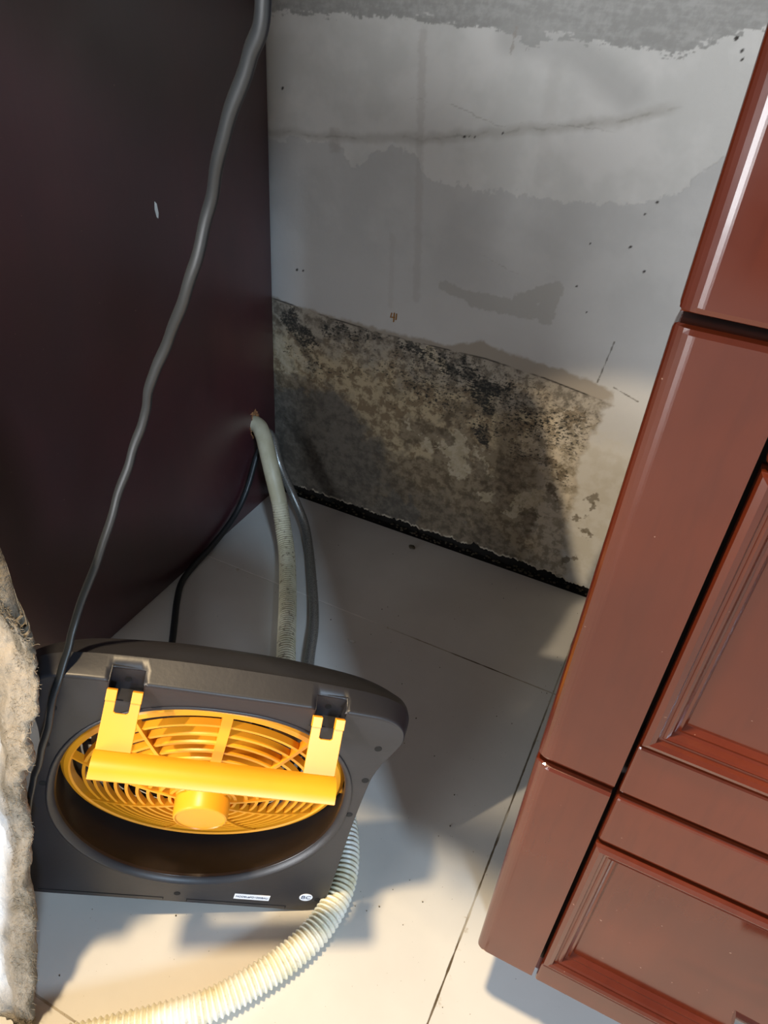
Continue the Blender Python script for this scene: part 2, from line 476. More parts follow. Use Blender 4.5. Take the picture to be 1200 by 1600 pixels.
# ------------------------------------------------------------------ helpers
def link(name, bm, mat, parent=None, smooth=False, bevel=0.0, seg=2):
    me = bpy.data.meshes.new(name)
    bmesh.ops.recalc_face_normals(bm, faces=bm.faces)
    bm.to_mesh(me)
    bm.free()
    me.materials.append(mat)
    o = bpy.data.objects.new(name, me)
    COL.objects.link(o)
    if parent:
        o.parent = parent
    if smooth:
        for p in me.polygons:
            p.use_smooth = True
        if smooth == 'auto':
            for e in me.edges:
                pass
            o.modifiers.new('split', 'EDGE_SPLIT').split_angle = R(24)
    if bevel:
        b = o.modifiers.new('bevel', 'BEVEL')
        b.width = bevel
        b.segments = seg
        b.limit_method = 'ANGLE'
        b.angle_limit = R(40)
    return o


def tag(o, label=None, cat=None, group=None, kind=None):
    if label: o['label'] = label
    if cat: o['category'] = cat
    if group: o['group'] = group
    if kind: o['kind'] = kind
    return o


def empty(name, loc=(0, 0, 0), mat=None):
    o = bpy.data.objects.new(name, None)
    o.empty_display_size = 0.05
    COL.objects.link(o)
    if mat is not None:
        o.matrix_world = mat
    else:
        o.location = loc
    return o


def box(bm, x0, x1, y0, y1, z0, z1):
    vs = [bm.verts.new((x, y, z)) for x in (x0, x1) for y in (y0, y1) for z in (z0, z1)]
    for f in ((0, 1, 3, 2), (4, 6, 7, 5), (0, 4, 5, 1), (2, 3, 7, 6), (0, 2, 6, 4), (1, 5, 7, 3)):
        bm.faces.new([vs[i] for i in f])
    return vs


def box_obj(name, d, mat, parent=None, bevel=0.0, off=(0, 0, 0), seg=2):
    bm = bmesh.new()
    ox, oy, oz = off
    box(bm, d[0]-ox, d[1]-ox, d[2]-oy, d[3]-oy, d[4]-oz, d[5]-oz)
    return link(name, bm, mat, parent, bevel=bevel, seg=seg)


def cr(pts, n):
    """Catmull-Rom resample"""
    P = [Vector(p) for p in pts]
    P = [2*P[0]-P[1]] + P + [2*P[-1]-P[-2]]
    out = []
    for i in range(1, len(P)-2):
        for k in range(n):
            s = k/n
            a, b, c, d = P[i-1:i+3]
            out.append(0.5*((2*b)+(c-a)*s+(2*a-5*b+4*c-d)*s*s+(3*b-a-3*c+d)*s**3))
    out.append(P[-2])
    return out


def tube(bm, pts, rad, seg=12, cap=True, flat=1.0):
    n = len(pts)
    rings = []
    up = Vector((0.0, 0.0, 1.0))
    prev = None
    for i, p in enumerate(pts):
        d = (pts[min(i+1, n-1)] - pts[max(i-1, 0)]).normalized()
        if prev is None:
            a = up if abs(d.z) < 0.9 else Vector((1, 0, 0))
            s = d.cross(a).normalized()
        else:
            s = (prev - d*prev.dot(d)).normalized()
        prev = s
        t = d.cross(s)
        r = rad(i/(n-1)) if callable(rad) else rad
        rings.append([bm.verts.new(p + (s*math.cos(a2)*r + t*math.sin(a2)*r*flat)) for a2 in [2*math.pi*k/seg for k in range(seg)]])
    for a, b in zip(rings, rings[1:]):
        for k in range(seg):
            bm.faces.new((a[k], a[(k+1) % seg], b[(k+1) % seg], b[k]))
    if cap:
        bm.faces.new(rings[0][::-1])
        bm.faces.new(rings[-1])


def plate_with_holes(bm, outer, holes, T, t0, t1):
    """flat polygon with holes, given thickness; T maps (a, b, t) to a point"""
    loops = [outer] + holes
    flat = [p for l in loops for p in l]
    tris = tessellate_polygon([[Vector((p[0], p[1], 0)) for p in l] for l in loops])
    A = [bm.verts.new(T(p[0], p[1], t0)) for p in flat]
    B = [bm.verts.new(T(p[0], p[1], t1)) for p in flat]
    for t in tris:
        try:
            bm.faces.new([A[i] for i in t])
            bm.faces.new([B[i] for i in t][::-1])
        except ValueError:
            pass
    k = 0
    for l in loops:
        n = len(l)
        for i in range(n):
            a, b = k+i, k+(i+1) % n
            bm.faces.new((A[a], A[b], B[b], B[a]))
        k += n


# ------------------------------------------------------------------ room shell
YW = 0.96
bm = bmesh.new()
box(bm, -1.6, 1.6, -2.2, YW-0.004, -0.05, 0.0)
tag(link('floor', bm, FLOOR), kind='structure')

bm = bmesh.new()
box(bm, -1.6, 1.6, YW+0.014, YW+0.10, -0.05, 2.4)
box(bm, -1.6, 1.6, YW-0.0039, YW+0.0139, -0.05, -0.003)
wb = tag(link('wall_back', bm, RECESS), kind='structure')

# plaster coat with a crumbling lower edge
gx = np.arange(-0.72, 0.0801, 0.0011)
gz = np.concatenate([np.linspace(0, 0.40, 380), np.arange(0.4012, 0.8001, 0.0014), [0.80]])
GX, GZ = np.meshgrid(gx, gz)
edge_n = Field(GX[0], GX[0]*0+3.3)
ragn = (edge_n.noise(22, 1)-.5)*0.010+(edge_n.noise(70, 1)-.5)*0.009+(edge_n.noise(190, 1)-.5)*0.006
zb = np.maximum(0.003, 0.0155+0.0045*np.sin((gx+.66)*4.2)+ragn+np.where((gx > -.24) & (gx < -.10), .002, 0))
GZ2 = np.maximum(GZ, zb[None, :]+GZ*0.02)
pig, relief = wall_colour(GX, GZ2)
lipn = Field(GX, GZ2)
lip = lipn.step(GZ2-zb[None, :], 0.0055, 0.001)*lipn.step(lipn.noise(60, 3), .40, .52)
pig = lipn.mix(pig, (0.66, 0.60, 0.48), lip*0.85)
GY = YW - relief
GY = np.where(GZ2 < zb[None, :]+0.004, GY+0.0005, GY)
nz, nx = GX.shape
front = np.stack([GX, GY, GZ2], -1).reshape(-1, 3)
back = np.stack([gx, np.full(nx, YW+0.0138), zb+0.0012], -1)
verts = np.concatenate([front, back])
idx = np.arange(nz*nx).reshape(nz, nx)
q = np.stack([idx[:-1, :-1], idx[:-1, 1:], idx[1:, 1:], idx[1:, :-1]], -1).reshape(-1, 4)
bi = nz*nx+np.arange(nx)
q2 = np.stack([bi[:-1], bi[1:], idx[0, 1:], idx[0, :-1]], -1)
q = np.concatenate([q, q2])
me = bpy.data.meshes.new('plaster_coat')
me.vertices.add(len(verts)); me.vertices.foreach_set('co', verts.ravel())
me.loops.add(q.size); me.loops.foreach_set('vertex_index', q.ravel())
me.polygons.add(len(q)); me.polygons.foreach_set('loop_start', np.arange(0, q.size, 4)); me.polygons.foreach_set('loop_total', np.full(len(q), 4))
me.update(calc_edges=True)
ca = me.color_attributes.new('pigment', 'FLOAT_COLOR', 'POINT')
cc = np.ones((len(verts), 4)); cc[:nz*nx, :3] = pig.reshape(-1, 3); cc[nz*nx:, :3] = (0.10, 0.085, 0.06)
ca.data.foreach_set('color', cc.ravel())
me.materials.append(WALL)
me.polygons.foreach_set('use_smooth', np.ones(len(q), bool))
pl = bpy.data.objects.new('plaster_coat', me)
COL.objects.link(pl)
pl.parent = wb
bm = bmesh.new()
box(bm, -1.6, 0-0.72, YW, YW+0.013, 0.01, 2.4)
box(bm, 0.08, 1.6, YW, YW+0.013, 0.01, 2.4)
box(bm, -0.72, 0.08, YW, YW+0.013, 0.8, 2.4)
link('painted_plaster', bm, simple('plain grey plaster', (0.45, 0.45, 0.43), .85), wb)
# small hand-written figure on the plaster
bm = bmesh.new()
for pts in ([(-.4215, .3905), (-.423, .3835), (-.4165, .3845)], [(-.4175, .3915), (-.4175, .3775)], [(-.4135, .391), (-.414, .3815)]):
    tube(bm, [Vector((x, YW-0.0004, z)) for x, z in pts], 0.0009, 6)
link('pencil_mark', bm, MARK, pl)

# ------------------------------------------------------------------ left cabinet
XL = -0.628
lc = empty('kitchen_cabinet', (XL, 0.6, 0))
tag(lc, 'tall dark cabinet side panel on the left with a torn pipe hole', 'cabinet')
off = (XL, 0.6, 0)
hole = []
random.seed(9)
for k in range(26):
    a = 2*math.pi*k/26
    rr = 1 + 0.16*random.uniform(-1, 1)
    py = 0.896 + 0.0135*math.cos(a)*rr
    pz = 0.166 + 0.024*math.sin(a)*rr
    if math.sin(a) > 0.75:
        pz += random.uniform(-0.002, 0.012)
    hole.append((py, pz))
bm = bmesh.new()
plate_with_holes(bm, [(0.32, 0.001), (YW-0.004, 0.001), (YW-0.004, 0.852), (0.32, 0.852)], [hole], lambda a, b, t: (t-XL, a-0.6, b), XL-0.018, XL)
link('side_panel', bm, WOOD_L, lc)
bm = bmesh.new()
box(bm, -1.2-XL, XL-0.0185-XL, 0.34-.6, 0.70-.6, 0.001, 0.852)
box(bm, -1.2-XL, XL-0.15-XL, 0.70-.6, YW-0.004-.6, 0.001, 0.852)
link('carcass', bm, DARKGAP, lc)
box_obj('door', (-1.2, XL-0.020, 0.32, 0.3395, 0.10, 0.85), WOOD_L, lc, 0.002, off)
# splintered rim
bm = bmesh.new()
for k in range(26):
    a = hole[k]; b = hole[(k+1) % 26]
    cy, cz = 0.896, 0.166
    top = math.sin(2*math.pi*k/26) > 0.2
    if not (top or math.cos(2*math.pi*k/26) < -0.3):
        continue
    e = random.uniform(0.001, 0.003)
    ia = (a[0]+(cy-a[0])*0.16*random.random(), a[1]+(cz-a[1])*0.16*random.random()-e*.3)
    pts = [(a[0], a[1]), (b[0], b[1]), (b[0]+(cy-b[0])*.12, b[1]+(cz-b[1])*.12), ia]
    o_ = [bm.verts.new((0.0006+random.uniform(0, .001), p[0]-0.6, p[1])) for p in pts]
    q_ = [bm.verts.new((-0.017, p[0]-0.6, p[1])) for p in pts]
    bm.faces.new(o_); bm.faces.new(q_[::-1])
    for i in range(4):
        bm.faces.new((o_[i], o_[(i+1) % 4], q_[(i+1) % 4], q_[i]))
for k in range(9):
    y = 0.896-.6 + random.uniform(-.011, .009); z = 0.166+0.020+random.uniform(-.004, .006)
    tube(bm, [Vector((0.0005, y, z)), Vector((0.003, y+random.uniform(-.002, .002), z+random.uniform(.003, .009)))], lambda s: 0.0014*(1-s)+0.0002, 5)
tag(link('splintered_rim', bm, SPLINT, lc), 'raw orange-brown splintered wood around the pipe hole')
# chipped paint flake
bm = bmesh.new()
vs = [(0.0008, 0.712-.6+dy, 0.55+dz) for dy, dz in ((-.001, .010), (.002, .007), (.0035, -.004), (.002, -.010), (0, -.008), (-.002, .001))]
f = [bm.verts.new(v) for v in vs]
g = [bm.verts.new((0.0002, v[1], v[2])) for v in vs]
bm.faces.new(f)
for i in range(6):
    bm.faces.new((f[i], f[(i+1) % 6], g[(i+1) % 6], g[i]))
tag(link('paint_chip', bm, CHIP, lc), 'small white chip in the dark panel')

# ------------------------------------------------------------------ right cabinet
YF = 0.32
rc = empty('drawer_cabinet', (0.0, YF, 0))
tag(rc, 'mahogany red drawer cabinet with raised panel mouldings on the right', 'cabinet')
XA, XB = -0.0125, 0.60
XG = 0.0405                       # joint between the post and the rails
bm = bmesh.new()
box(bm, -0.010, XB, YF+0.0205-YF, YW-0.006-YF, 0.105, 0.852)
link('carcass', bm, DARKGAP, rc)
box_obj('side_panel', (-0.0118, -0.0101, YF+0.021, YW-0.006, 0.105, 0.852), WOOD, rc, 0, (0, YF, 0))
box_obj('plinth', (0.01, XB, YF+0.06, YF+0.078, 0.0, 0.104), WOOD, rc, 0, (0, YF, 0))


def moulding(bm, x0, x1, z0, z1, prof):
    """mitred frame: prof = list of (inset, y)"""
    loops = []
    for ins, y in prof:
        loops.append([bm.verts.new((x, y, z)) for x, z in ((x0+ins, z0+ins), (x1-ins, z0+ins), (x1-ins, z1-ins), (x0+ins, z1-ins))])
    for a, b in zip(loops, loops[1:]):
        for k in range(4):
            bm.faces.new((a[k], a[(k+1) % 4], b[(k+1) % 4], b[k]))


PROF = [(0.0, 0.010), (0.0, 0.0005), (0.0012, -0.0018), (0.0045, -0.0030), (0.0075, -0.0016), (0.0085, 0.0008), (0.0100, 0.0012), (0.0118, 0.0002), (0.0135, 0.0012),
        (0.0150, 0.0045), (0.0165, 0.0056), (0.0180, 0.0052), (0.0192, 0.0078), (0.0205, 0.0095)]


def post_obj(z0, z1):
    bm = bmesh.new()
    prof = [(XA, 0.020), (XA, 0.0065), (XA+0.0004, 0.0050), (XA+0.0013, 0.0038), (XA+0.0028, 0.0027), (XA+0.0050, 0.0016), (XA+0.0075, 0.0006), (XA+0.0095, 0.0001), (XA+0.0105, 0.0), (XG-0.0017, 0.0), (XG-0.0017, 0.020)]
    e = 0.0034
    lv = []
    for z, ins in ((z0, e), (z0+e*.3, e*.3), (z0+e, 0), (z1-e, 0), (z1-e*.3, e*.3), (z1, e)):
        lv.append([bm.verts.new((min(max(x, XA+ins*.6), XG-0.0017), max(y, ins), z)) for x, y in prof])
    for a, b in zip(lv, lv[1:]):
        for k in range(len(prof)):
            k2 = (k+1) % len(prof)
            bm.faces.new((a[k], a[k2], b[k2], b[k]))
    bm.faces.new(lv[0]); bm.faces.new(lv[-1][::-1])
    return link('drawer_front', bm, WOOD, rc)


def drawer(z0, z1, handle_z):
    post = post_obj(z0, z1)
    zb, zt = z0+0.049, z1-0.054
    if z1-z0 < 0.29:
        zb = z0+0.033
    # rails
    box_obj('bottom_rail', (XG+0.0014, XB, YF, YF+0.018, z0, zb-0.0016), WOOD, post, 0.0020, (0, YF, 0), 2)
    box_obj('top_rail', (XG+0.0014, XB, YF, YF+0.018, zt+0.0016, z1), WOOD, post, 0.0034, (0, YF, 0), 3)
    bm = bmesh.new()
    moulding(bm, XG+0.0016, XB-0.05, zb+0.0012, zt-0.0012, PROF)
    link('panel_moulding', bm, WOOD, post, smooth='auto')
    box_obj('recessed_panel', (XG+0.018, XB-0.065, YF+0.0090, YF+0.016, zb+0.018, zt-0.018), WOOD, post, 0, (0, YF, 0))
    bm = bmesh.new()
    hx0, hx1, hy = 0.161, 0.321, -0.027
    pts = cr([(hx0, hy, handle_z), ((hx0+hx1)/2, hy-0.003, handle_z), (hx1, hy, handle_z)], 8)
    tube(bm, pts, 0.0055, 14, True, 0.8)
    for hx in (hx0+0.045, hx1-0.045):
        tube(bm, [Vector((hx, hy, handle_z)), Vector((hx, 0.0095, handle_z))], 0.0042, 12)
    tag(link('handle', bm, CHROME, post, smooth='auto'), 'polished chrome bar handle')


drawer(0.106, 0.3835, 0.249)
drawer(0.3885, 0.6885, 0.555)
top = post_obj(0.6935, 0.850)
box_obj('top_panel', (XG-0.0012, XB, YF, YF+0.018, 0.6935, 0.850), WOOD, top, 0.0, (0, YF, 0))
bm = bmesh.new()
tube(bm, [Vector((0.20, -0.027, 0.77)), Vector((0.36, -0.027, 0.77))], 0.0055, 12)
for hx in (0.22, 0.34):
    tube(bm, [Vector((hx, -0.027, 0.77)), Vector((hx, 0.0, 0.77))], 0.0042, 10)
tag(link('handle', bm, CHROME, top, smooth='auto'), 'polished chrome bar handle')

# unseen slab added over both cabinets and the gap to cast shade
wt = box_obj('shade_slab', (-1.25, 1.0, 0.285, YW-0.001, 0.8535, 0.888), STONE, None, 0.004)
tag(wt, 'unseen grey slab added over both cabinets and the open bay for shade', 'shade_slab')

# ------------------------------------------------------------------ fan
yaw, tilt, roll = R(30.1), R(0.5), R(-13.3)
U = Vector((math.cos(yaw), math.sin(yaw), 0))
Nh = Vector((math.sin(yaw), -math.cos(yaw), 0))
V = Vector((0, 0, 1))*math.cos(tilt) - Nh*math.sin(tilt)
Nn = U.cross(V)
U2 = U*math.cos(roll)+V*math.sin(roll)
V2 = -U*math.sin(roll)+V*math.cos(roll)
fm = Matrix((U2, V2, Nn)).transposed().to_4x4()
fm.translation = Vector((-.3007, .2551, .0312))
fan = empty('box_fan', mat=fm)
tag(fan, 'charcoal box fan with yellow grille tipped on one corner on the tiles', 'fan')

KF = [(0, 0), (.08, 0), (.130, .0), (.1425, .004), (.1475, .013), (.1500, .035), (.1458, .096), (.1410, .153), (.1378, .210), (.1372, .238), (.1405, .2600), (.1474, .2840), (.1482, .2960), (.1430, .3080), (.1300, .3165), (.105, .3195), (.05, .3203), (0, .3203)]
KR = [(0, .001), (.08, .001), (.129, .001), (.1415, .005), (.1465, .014), (.149, .036), (.145, .096), (.1405, .153), (.1385, .205), (.1400, .230), (.1455, .2500), (.1545, .2740), (.1555, .2900), (.1490, .3060), (.1350, .3160), (.107, .3225), (.05, .3262), (0, .3270)]
KB = [(0, .012), (.075, .012), (.120, .012), (.130, .017), (.134, .026), (.137, .045), (.136, .096), (.136, .145), (.138, .190), (.143, .212), (.152, .2300), (.1645, .2500), (.1650, .2680), (.1570, .2850), (.1420, .2970), (.109, .3085), (.05, .3160), (0, .3175)]
KE = [(u*0.93, v*0.93+0.009) for u, v in KB]


def full(K, n=14):
    h = cr([(a, b, 0) for a, b in K], n)
    L = [(p.x, p.y) for p in h]
    return L + [(-u, v) for u, v in reversed(L[1:-1])]


def lerp_outline(A, B, s):
    return [(a[0]+(b[0]-a[0])*s, a[1]+(b[1]-a[1])*s) for a, b in zip(A, B)]


HC, HRX, HRY = 0.169, 0.1283, 0.133


def hole_loop(grow=0.0, n=96):
    L = []
    for k in range(n):
        a = 2*math.pi*k/n
        c, s = math.cos(a), math.sin(a)
        ex = 2.0 if s < 0 else 2.35
        u = math.copysign(abs(c)**(2/ex), c)*(HRX+grow)
        v = math.copysign(abs(s)**(2/ex), s)*(HRY+grow)
        L.append((u, HC+v))
    return L


OF, OR_, OB, OE = full(KF), full(KR), full(KB), full(KE)
PK = [(-.0780, .0132), (.0795, .0132)]     # pocket centres and half width
pockets = [[(c-h, .292), (c+h, .292), (c+h, .3192), (c-h, .3192)] for c, h in PK]
# front plate: rounded at the edge; pockets are cut through the upper edge
bm = bmesh.new()
inner = [(u*0.988, 0.0019+(v-0.0019)*0.992) for u, v in OF]


def cut_top(L):
    """outline with the two pocket notches let into its upper edge"""
    out = []
    edges = sorted([(c+h, c-h) for c, h in PK], reverse=True)
    def vtop(u):
        best = min(L, key=lambda p: abs(p[0]-u) if p[1] > 0.25 else 9)
        return best[1]
    for (u, v) in L:
        if v > 0.31 and any(c-h-1e-4 < u < c+h+1e-4 for c, h in PK):
            continue
        out.append((u, v))
    res = []
    n = len(out)
    for i, p in enumerate(out):
        res.append(p)
        q = out[(i+1) % n]
        for a, b in edges:
            if p[1] > 0.3 and q[1] > 0.3 and p[0] > a and q[0] < b:
                res += [(a, vtop(a)), (a, .297), (b, .297), (b, vtop(b))]
    return res


holes = [hole_loop()]
plate_with_holes(bm, cut_top(inner), holes, lambda a, b, t: (a, b, t), -0.003, 0.0)
plate = link('front_plate', bm, PLASTIC, fan)

# housing shell behind the plate, notched where the handle sits
bm = bmesh.new()
levels = [(inner, 0.0), (lerp_outline(inner, OF, .75), -0.0007), (OF, -0.0028), (lerp_outline(OF, OR_, .5), -0.0115), (OR_, -0.0215), ([(u*.995, v-.0012*(v > .2)) for u, v in lerp_outline(OR_, OB, .04)], -0.0222), (lerp_outline(OR_, OB, .5), -0.034), (OB, -0.046), (lerp_outline(OB, OE, .5), -0.056), (OE, -0.060)]
rings = [[bm.verts.new((u, v, n)) for u, v in L] for L, n in levels]
nn = len(OF)
for li, (a, b) in enumerate(zip(rings, rings[1:])):
    for k in range(nn):
        k2 = (k+1) % nn
        um = (OF[k][0]+OF[k2][0])/2
        if li < 3 and OF[k][1] > .30 and any(c-h < um < c+h for c, h in PK):
            continue
        bm.faces.new((a[k], a[k2], b[k2], b[k]))
shell = link('housing', bm, PLASTIC, fan, smooth=True)
for e in shell.data.edges:
    r0, r1 = e.vertices[0]//nn, e.vertices[1]//nn
    if r0 == r1 and r0 in (4, 5):
        e.use_edge_sharp = True
sol = shell.modifiers.new('wall', 'SOLIDIFY')
sol.thickness = 0.0018
sol.offset = -1
# pocket liners
for c, h in PK:
    bm = bmesh.new()
    h2 = h-0.0001
    P = [(c-h2, .3205), (c-h2, .2975), (c+h2, .2975), (c+h2, .3205)]
    d = 0.0125
    # back wall, floor and two cheeks of the pocket
    def quad(*p): bm.faces.new([bm.verts.new(x) for x in p])
    quad((c-h2, .2975, -d), (c+h2, .2975, -d), (c+h2, .3228, -d), (c-h2, .3228, -d))
    quad((c-h2, .2975, 0), (c+h2, .2975, 0), (c+h2, .2975, -d), (c-h2, .2975, -d))
    for s in (-1, 1):
        quad((c+s*h2, .2975, 0), (c+s*h2, .3190, 0), (c+s*h2, .3228, -d), (c+s*h2, .2975, -d))
    pk = link('handle_pocket', bm, PLASTIC, fan)
    so = pk.modifiers.new('wall', 'SOLIDIFY'); so.thickness = 0.0008; so.offset = 0
    bm = bmesh.new()
    tube(bm, [Vector((c-0.0005, .3095, -d+.0002)), Vector((c-0.0005, .3095, -d+0.0009))], 0.0026, 16)
    link('screw_hole', bm, BLACKHOLE, pk)

# barrel behind the opening: chamfered lip then a smooth throat
bm = bmesh.new()
lv = [(0.0, 0.0), (-0.0012, -0.0008), (-0.0045, -0.0050), (-0.0050, -0.0075), (-0.0020, -0.020), (-0.0020, -0.040), (-0.006, -0.055), (-0.012, -0.0600)]
L = [[bm.verts.new((u, v, n)) for u, v in hole_loop(g)] for g, n in lv]
for a, b in zip(L, L[1:]):
    for k in range(96):
        bm.faces.new((a[k], a[(k+1) % 96], b[(k+1) % 96], b[k]))
link('barrel', bm, BARREL, fan, smooth='auto')
bm = bmesh.new()
L = [[bm.verts.new((u, v, n)) for u, v in hole_loop(g)] for g, n in ((0.0015, 0.0003), (0.0008, 0.0012), (-0.0010, 0.0010), (-0.0042, -0.0034), (-0.0046, -0.0044))]
for a, b in zip(L, L[1:]):
    for k in range(96):
        bm.faces.new((a[k], a[(k+1) % 96], b[(k+1) % 96], b[k]))
link('opening_lip', bm, PLASTIC, fan, smooth=True)

# dark perforated guard on the far side
bm = bmesh.new()
def ring(bm, r, w, n0, n1, cx=0, cy=HC, seg=72, T=None, ell=1.0):
    T = T or (lambda p: p)
    A = []
    for k in range(seg):
        a = 2*math.pi*k/seg
        c, s = math.cos(a), math.sin(a)
        A.append([bm.verts.new(T(Vector((cx+c*rr, cy+s*rr*ell, nz)))) for rr, nz in ((r-w/2, n0), (r+w/2, n0), (r+w/2, n1), (r-w/2, n1))])
    for k in range(seg):
        a, b = A[k], A[(k+1) % seg]
        for j in range(4):
            bm.faces.new((a[j], b[j], b[(j+1) % 4], a[(j+1) % 4]))
for i in range(11):
    ring(bm, 0.020+i*0.0102, 0.0050, -0.062, -0.0590)
for k in range(16):
    a = 2*math.pi*k/16+.1
    c, s = math.cos(a), math.sin(a)
    w = 0.0022
    vs = [bm.verts.new((c*r_-s*q*w, HC+s*r_+c*q*w, nz)) for nz in (-.0625, -.0592) for r_, q in ((.015, -1), (.126, -1), (.126, 1), (.015, 1))]
    for f in ((0, 1, 2, 3), (7, 6, 5, 4), (0, 4, 5, 1), (1, 5, 6, 2), (2, 6, 7, 3), (3, 7, 4, 0)):
        bm.faces.new([vs[i] for i in f])
link('front_guard', bm, BARREL, fan)

# tilting head: own frame inside the fan
HCV, HN, HD = 0.1780, -0.0255, R(9.0)
RG = 0.1255


def HT(p):
    x, y, z = p
    return Vector((x, HCV + y*math.cos(HD) - z*math.sin(HD), HN + y*math.sin(HD) + z*math.cos(HD)))


DOME = 0.024
def dome(r): return DOME*(1-(r/RG)**2)


bm = bmesh.new()
# outer flange
sg = 120
prof = [(RG-.0095, -.0040), (RG-.0100, 0.0050), (RG-.0085, 0.0062), (RG-.0045, 0.0048), (RG-.0008, 0.0010), (RG, -0.002), (RG, -0.012), (RG-.0018, -0.012), (RG-.0018, -.0040)]
A = []
for k in range(sg):
    a = 2*math.pi*k/sg
    A.append([bm.verts.new(HT((math.cos(a)*r_, math.sin(a)*r_, z))) for r_, z in prof])
for k in range(sg):
    a, b = A[k], A[(k+1) % sg]
    for j in range(len(prof)):
        j2 = (j+1) % len(prof)
        bm.faces.new((a[j], b[j], b[j2], a[j2]))
# concentric vanes following the dome
NR = 9
for i in range(NR):
    r_ = 0.0285+i*0.00945
    h_ = dome(r_)
    w = 0.0027
    A = []
    for k in range(sg):
        a = 2*math.pi*k/sg
        c, s = math.cos(a), math.sin(a)
        A.append([bm.verts.new(HT((c*rr, s*rr, z))) for rr, z in ((r_-w/2+.0008, h_-.0060), (r_-w/2, h_), (r_+w/2, h_-.0002), (r_+w/2+.0008, h_-.0060))])
    for k in range(sg):
        a, b = A[k], A[(k+1) % sg]
        for j in range(4):
            bm.faces.new((a[j], b[j], b[(j+1) % 4], a[(j+1) % 4]))
# spokes
for ang, w in ((89, .0085), (127, .0030), (172, .0030), (213, .0030), (258, .0030), (302, .0030), (337, .0030), (8, .0030), (50, .0034)):
    a = R(ang)
    c, s = math.cos(a), math.sin(a)
    prev = None
    for i in range(13):
        r_ = 0.022+(RG-.008-.022)*i/12
        h_ = dome(r_)+0.0012
        sec = [bm.verts.new(HT((c*r_-s*q, s*r_+c*q, z))) for q, z in ((-w/2, h_-.007), (-w/2, h_), (w/2, h_), (w/2, h_-.007))]
        if prev:
            for j in range(4):
                bm.faces.new((prev[j], sec[j], sec[(j+1) % 4], prev[(j+1) % 4]))
        else:
            bm.faces.new(sec)
        prev = sec
    bm.faces.new(prev[::-1])
gr = link('grille', bm, YELLOW, fan, smooth='auto')
tag(gr, 'domed yellow ring grille')
# hub
bm = bmesh.new()
prof = [(0.0262, 0.010), (0.0262, 0.020), (0.0240, 0.0225), (0.0236, 0.0375), (0.0228, 0.0392), (0.0214, 0.0397), (0.0208, 0.0387), (0.0, 0.0387)]
A = [[bm.verts.new(HT((math.cos(2*math.pi*k/64)*r_, math.sin(2*math.pi*k/64)*r_, z))) for r_, z in prof[:-1]] for k in range(64)]
for k in range(64):
    a, b = A[k], A[(k+1) % 64]
    for j in range(len(prof)-2):
        bm.faces.new((a[j], b[j], b[j+1], a[j+1]))
bm.faces.new([a[-1] for a in A])
bm.faces.new([a[0] for a in A][::-1])
tag(link('motor_hub', bm, YELLOW, fan, smooth='auto'), 'round yellow motor hub')
# blades
bm = bmesh.new()
for b_ in range(5):
    a0 = 2*math.pi*b_/5+0.35
    g = []
    for i in range(9):
        r_ = 0.026+0.080*i/8
        row = []
        for j in range(9):
            tt = (j/8-0.5)*(0.75+0.28*i/8)
            aa = a0+tt+0.25*(i/8)**2
            z = -0.030+tt*r_*0.30
            row.append((r_*math.cos(aa), r_*math.sin(aa), z))
        g.append(row)
    F = [[bm.verts.new(HT(p)) for p in row] for row in g]
    B = [[bm.verts.new(HT((p[0], p[1], p[2]-.0016))) for p in row] for row in g]
    for i in range(8):
        for j in range(8):
            bm.faces.new((F[i][j], F[i+1][j], F[i+1][j+1], F[i][j+1]))
            bm.faces.new((B[i][j], B[i][j+1], B[i+1][j+1], B[i+1][j]))
    for i in range(8):
        bm.faces.new((F[i][0], B[i][0], B[i+1][0], F[i+1][0]))
        bm.faces.new((F[i][8], F[i+1][8], B[i+1][8], B[i][8]))
        bm.faces.new((F[0][i], F[0][i+1], B[0][i+1], B[0][i]))
        bm.faces.new((F[8][i], B[8][i], B[8][i+1], F[8][i+1]))
tube(bm, [HT((0, 0, 0.012)), HT((0, 0, -0.036))], 0.0265, 32)
link('fan_blades', bm, AMBER, fan, smooth='auto')
# pivot ears of the head
for s in (-1, 1):
    bm = bmesh.new()
    tube(bm, [HT((s*0.1205, 0.0, -0.004)), HT((s*0.1285, 0.0, -0.004))], 0.0060, 20)
    link('pivot', bm, YELLOW, fan, smooth='auto')

